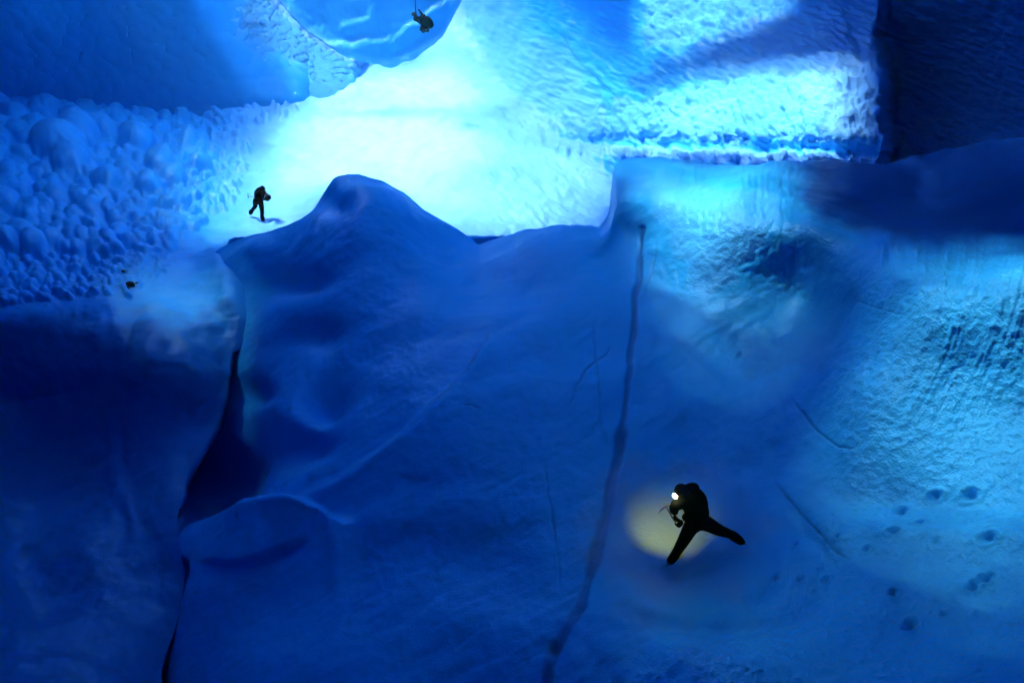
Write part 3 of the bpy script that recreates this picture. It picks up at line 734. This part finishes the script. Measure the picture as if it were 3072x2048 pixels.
def ice_axe(p_head, p_spike, pick_dir, label):
    root = empty('ice_axe', p_spike); tag(root, label, 'ice axe')
    a = unit(p_spike - p_head)
    skin_mesh('shaft', [[(p_head, .014), (mid(p_head, p_spike, .5), .013), (p_spike - a * .08, .014)]], M_METAL, root, 1)
    skin_mesh('spike', [[(p_spike - a * .08, .012), (p_spike, .004)]], M_METAL, root, 1)
    k = unit(pick_dir - a * (pick_dir @ a))
    skin_mesh('pick', [[(p_head - k * .09, .018), (p_head, .018), (p_head + k * .09 + a * .008, .015), (p_head + k * .17 + a * .04, .005)]], M_METAL, root, 1)
    return root

# the climber with the lamp, straddling the frozen pool
J = dict(pelvis=P(2095,1558,14.05), waist=P(2091,1532,13.98), chest=P(2080,1502,13.86), neck=P(2064,1482,13.74), head=P(2046,1481,13.66), crown=P(2042,1463,13.62),
         hipL=P(2078,1568,14.02), kneeL=P(2049,1624,13.84), ankleL=P(2024,1664,14.02), toeL=P(2006,1690,14.0),
         hipR=P(2113,1566,14.10), kneeR=P(2156,1589,14.16), ankleR=P(2197,1603,14.36), toeR=P(2232,1630,14.40),
         shL=P(2052,1502,13.66), elL=P(2019,1520,13.58), wrL=P(2024,1544,13.66), shR=P(2092,1500,14.02), elR=P(2074,1540,13.72), wrR=P(2050,1562,13.74),
         face=np.array([-.8, .1, -.45]), curlL=np.array([.6, .3, 0]), curlR=np.array([-.2, .5, -.4]), beam=np.array([-.55, -.35, -.35]))
lamp_p = P(2025,1487,13.50)
p1 = build_person(J, P(2110,1650,14.35), 'climber in black clothing with a lit headlamp, legs straddled on the frozen pool', pack=(P(2088,1502,14.05), J['neck'] - J['pelvis'], (.33, .2, .17)), lamp=lamp_p, crampons=True, bulk=1.42)
skin_mesh('strap', [[(P(2056,1452,13.78), .02), (P(2060,1466,13.8), .03)]], M_PACK, p1, 1)
ice_axe(P(1998,1518,13.6), P(2029,1572,13.68), np.array([-1., 0, .25]), 'steel ice axe gripped by the climber with the lit headlamp')
ll = bpy.data.lights.new('headlamp_beam', 'SPOT'); ll.energy = 9; ll.color = (1.0, 0.64, 0.0); ll.spot_size = R(66); ll.spot_blend = 1.0; ll.shadow_soft_size = 0.05
lo = bpy.data.objects.new('headlamp_beam', ll); COL.objects.link(lo)
lo.location = lamp_p + np.array([-.17, 0.02, -.17])
lo.rotation_euler = mathutils.Vector(P(2036,1574,14.9) - lamp_p).to_track_quat('-Z', 'Y').to_euler()

# the walker bent under a pack on the lit floor
J = dict(pelvis=P(768,594,33.85), waist=P(774,583,33.8), chest=P(786,577,33.7), neck=P(797,580,33.6), head=P(802,589,33.5), crown=P(806,595,33.45),
         hipL=P(765,602,33.95), kneeL=P(767,618,33.7), ankleL=P(754,634,34.2), toeL=P(750,643,34.3),
         hipR=P(781,600,33.75), kneeR=P(786,630,33.6), ankleR=P(786,653,33.75), toeR=P(791,663,33.6),
         shL=P(789,579,33.95), elL=P(782,598,33.8), wrL=P(772,612,33.6), shR=P(789,579,33.45), elR=P(788,596,33.35), wrR=P(796,598,33.3),
         face=np.array([.6, 0, -.8]), curlL=np.array([.5, .2, 0]), curlR=np.array([.2, .5, -.4]), beam=np.array([.5, 0, -.5]))
p2 = build_person(J, P(788,665,33.8), 'walker bent forward under a pack, dark against the glowing snow floor', pack=(P(777,575,33.85), J['chest'] - J['pelvis'], (.27, .16, .15)))
ice_axe(P(744,589,33.8), P(772,591,33.75), np.array([0., 0, 1.]), 'thin ice axe sticking out behind the pack of the bent walker')

# the climber on the rope in front of the overhang
J = dict(pelvis=P(1273,78,44.2), waist=P(1267,70,44.1), chest=P(1257,60,44.05), neck=P(1248,52,43.95), head=P(1243,47,43.9), crown=P(1239,40,43.85),
         hipL=P(1268,82,44.2), kneeL=P(1263,91,43.7), ankleL=P(1271,93,44.5), toeL=P(1270,98,44.8),
         hipR=P(1279,81,44.2), kneeR=P(1277,93,43.7), ankleR=P(1283,90,44.5), toeR=P(1284,95,44.8),
         shL=P(1250,61,43.9), elL=P(1243,60,43.5), wrL=P(1245,45,43.5), shR=P(1263,55,44.1), elR=P(1267,45,43.9), wrR=P(1260,36,43.7),
         face=np.array([-.5, .6, .2]), curlL=np.array([.5, .5, 0]), curlR=np.array([-.5, .5, 0]), beam=np.array([.5, 0, -.5]))
p3 = build_person(J, P(1272,78,44.3), 'climber with a bulky pack hanging on a rope against the overhanging ice', pack=(P(1282,67,43.8), J['neck'] - J['pelvis'], (.40, .29, .25)))
rp = [P(1262,74,43.75), P(1247,40,43.45)]
for k in range(1, 14): rp.append(rp[1] + np.array([0.02 * math.sin(k), 0.03 * k, 0.85 * k]))
tag(skin_mesh('rope', [[(q, .03) for q in rp]], M_ROPE, None, 1), 'thin dark rope running up from the hanging climber', 'rope')

# stones on the ice
def stone(px, py, size, label, group=None, near=False):
    inv = (near_f if near else far_inv)(np.array([[px]], float), np.array([[py]], float))[0, 0]
    o = blob('stone', P(px, py, 1 / inv) + np.array([0, 0, size * .3]), (size * .6, size, size * .75), (random.uniform(-.3, .3), random.uniform(-.3, .3), 1), M_STONE, None, n=14, noise=.25)
    return tag(o, label, 'stone', group)
stone(392, 856, .15, 'dark stone at the edge of the lumpy ice shelf, largest of its cluster', 'stones at the edge of the ice shelf')
stone(378, 866, .11, 'small dark stone just left of the largest stone at the shelf edge', 'stones at the edge of the ice shelf')
stone(412, 852, .08, 'small dark stone just right of the largest stone at the shelf edge', 'stones at the edge of the ice shelf')
stone(371, 815, .07, 'little dark stone among lumps above the shelf edge stones', 'stones at the edge of the ice shelf')
stone(2447, 1110, .05, 'single dark stone stuck to the steep glittering ice on the right', near=True)
stone(900, 383, .09, 'tiny dark stone lying on the brightest snow left of centre')
stone(1184, 341, .06, 'tiny dark speck of stone in the middle of the glowing snow')
#@@RENDER
SC.view_settings.view_transform = 'Standard'; SC.view_settings.look = 'None'
SC.view_settings.exposure = EXPOSURE; SC.view_settings.gamma = 1
SC.render.film_transparent = False
cy = SC.cycles
cy.max_bounces = 9; cy.diffuse_bounces = 8; cy.glossy_bounces = 2; cy.use_denoising = True
cy.sample_clamp_indirect = 6.0; cy.caustics_reflective = False; cy.caustics_refractive = False
cy.blur_glossy = 0.5; cy.use_adaptive_sampling = True; cy.adaptive_threshold = 0.03
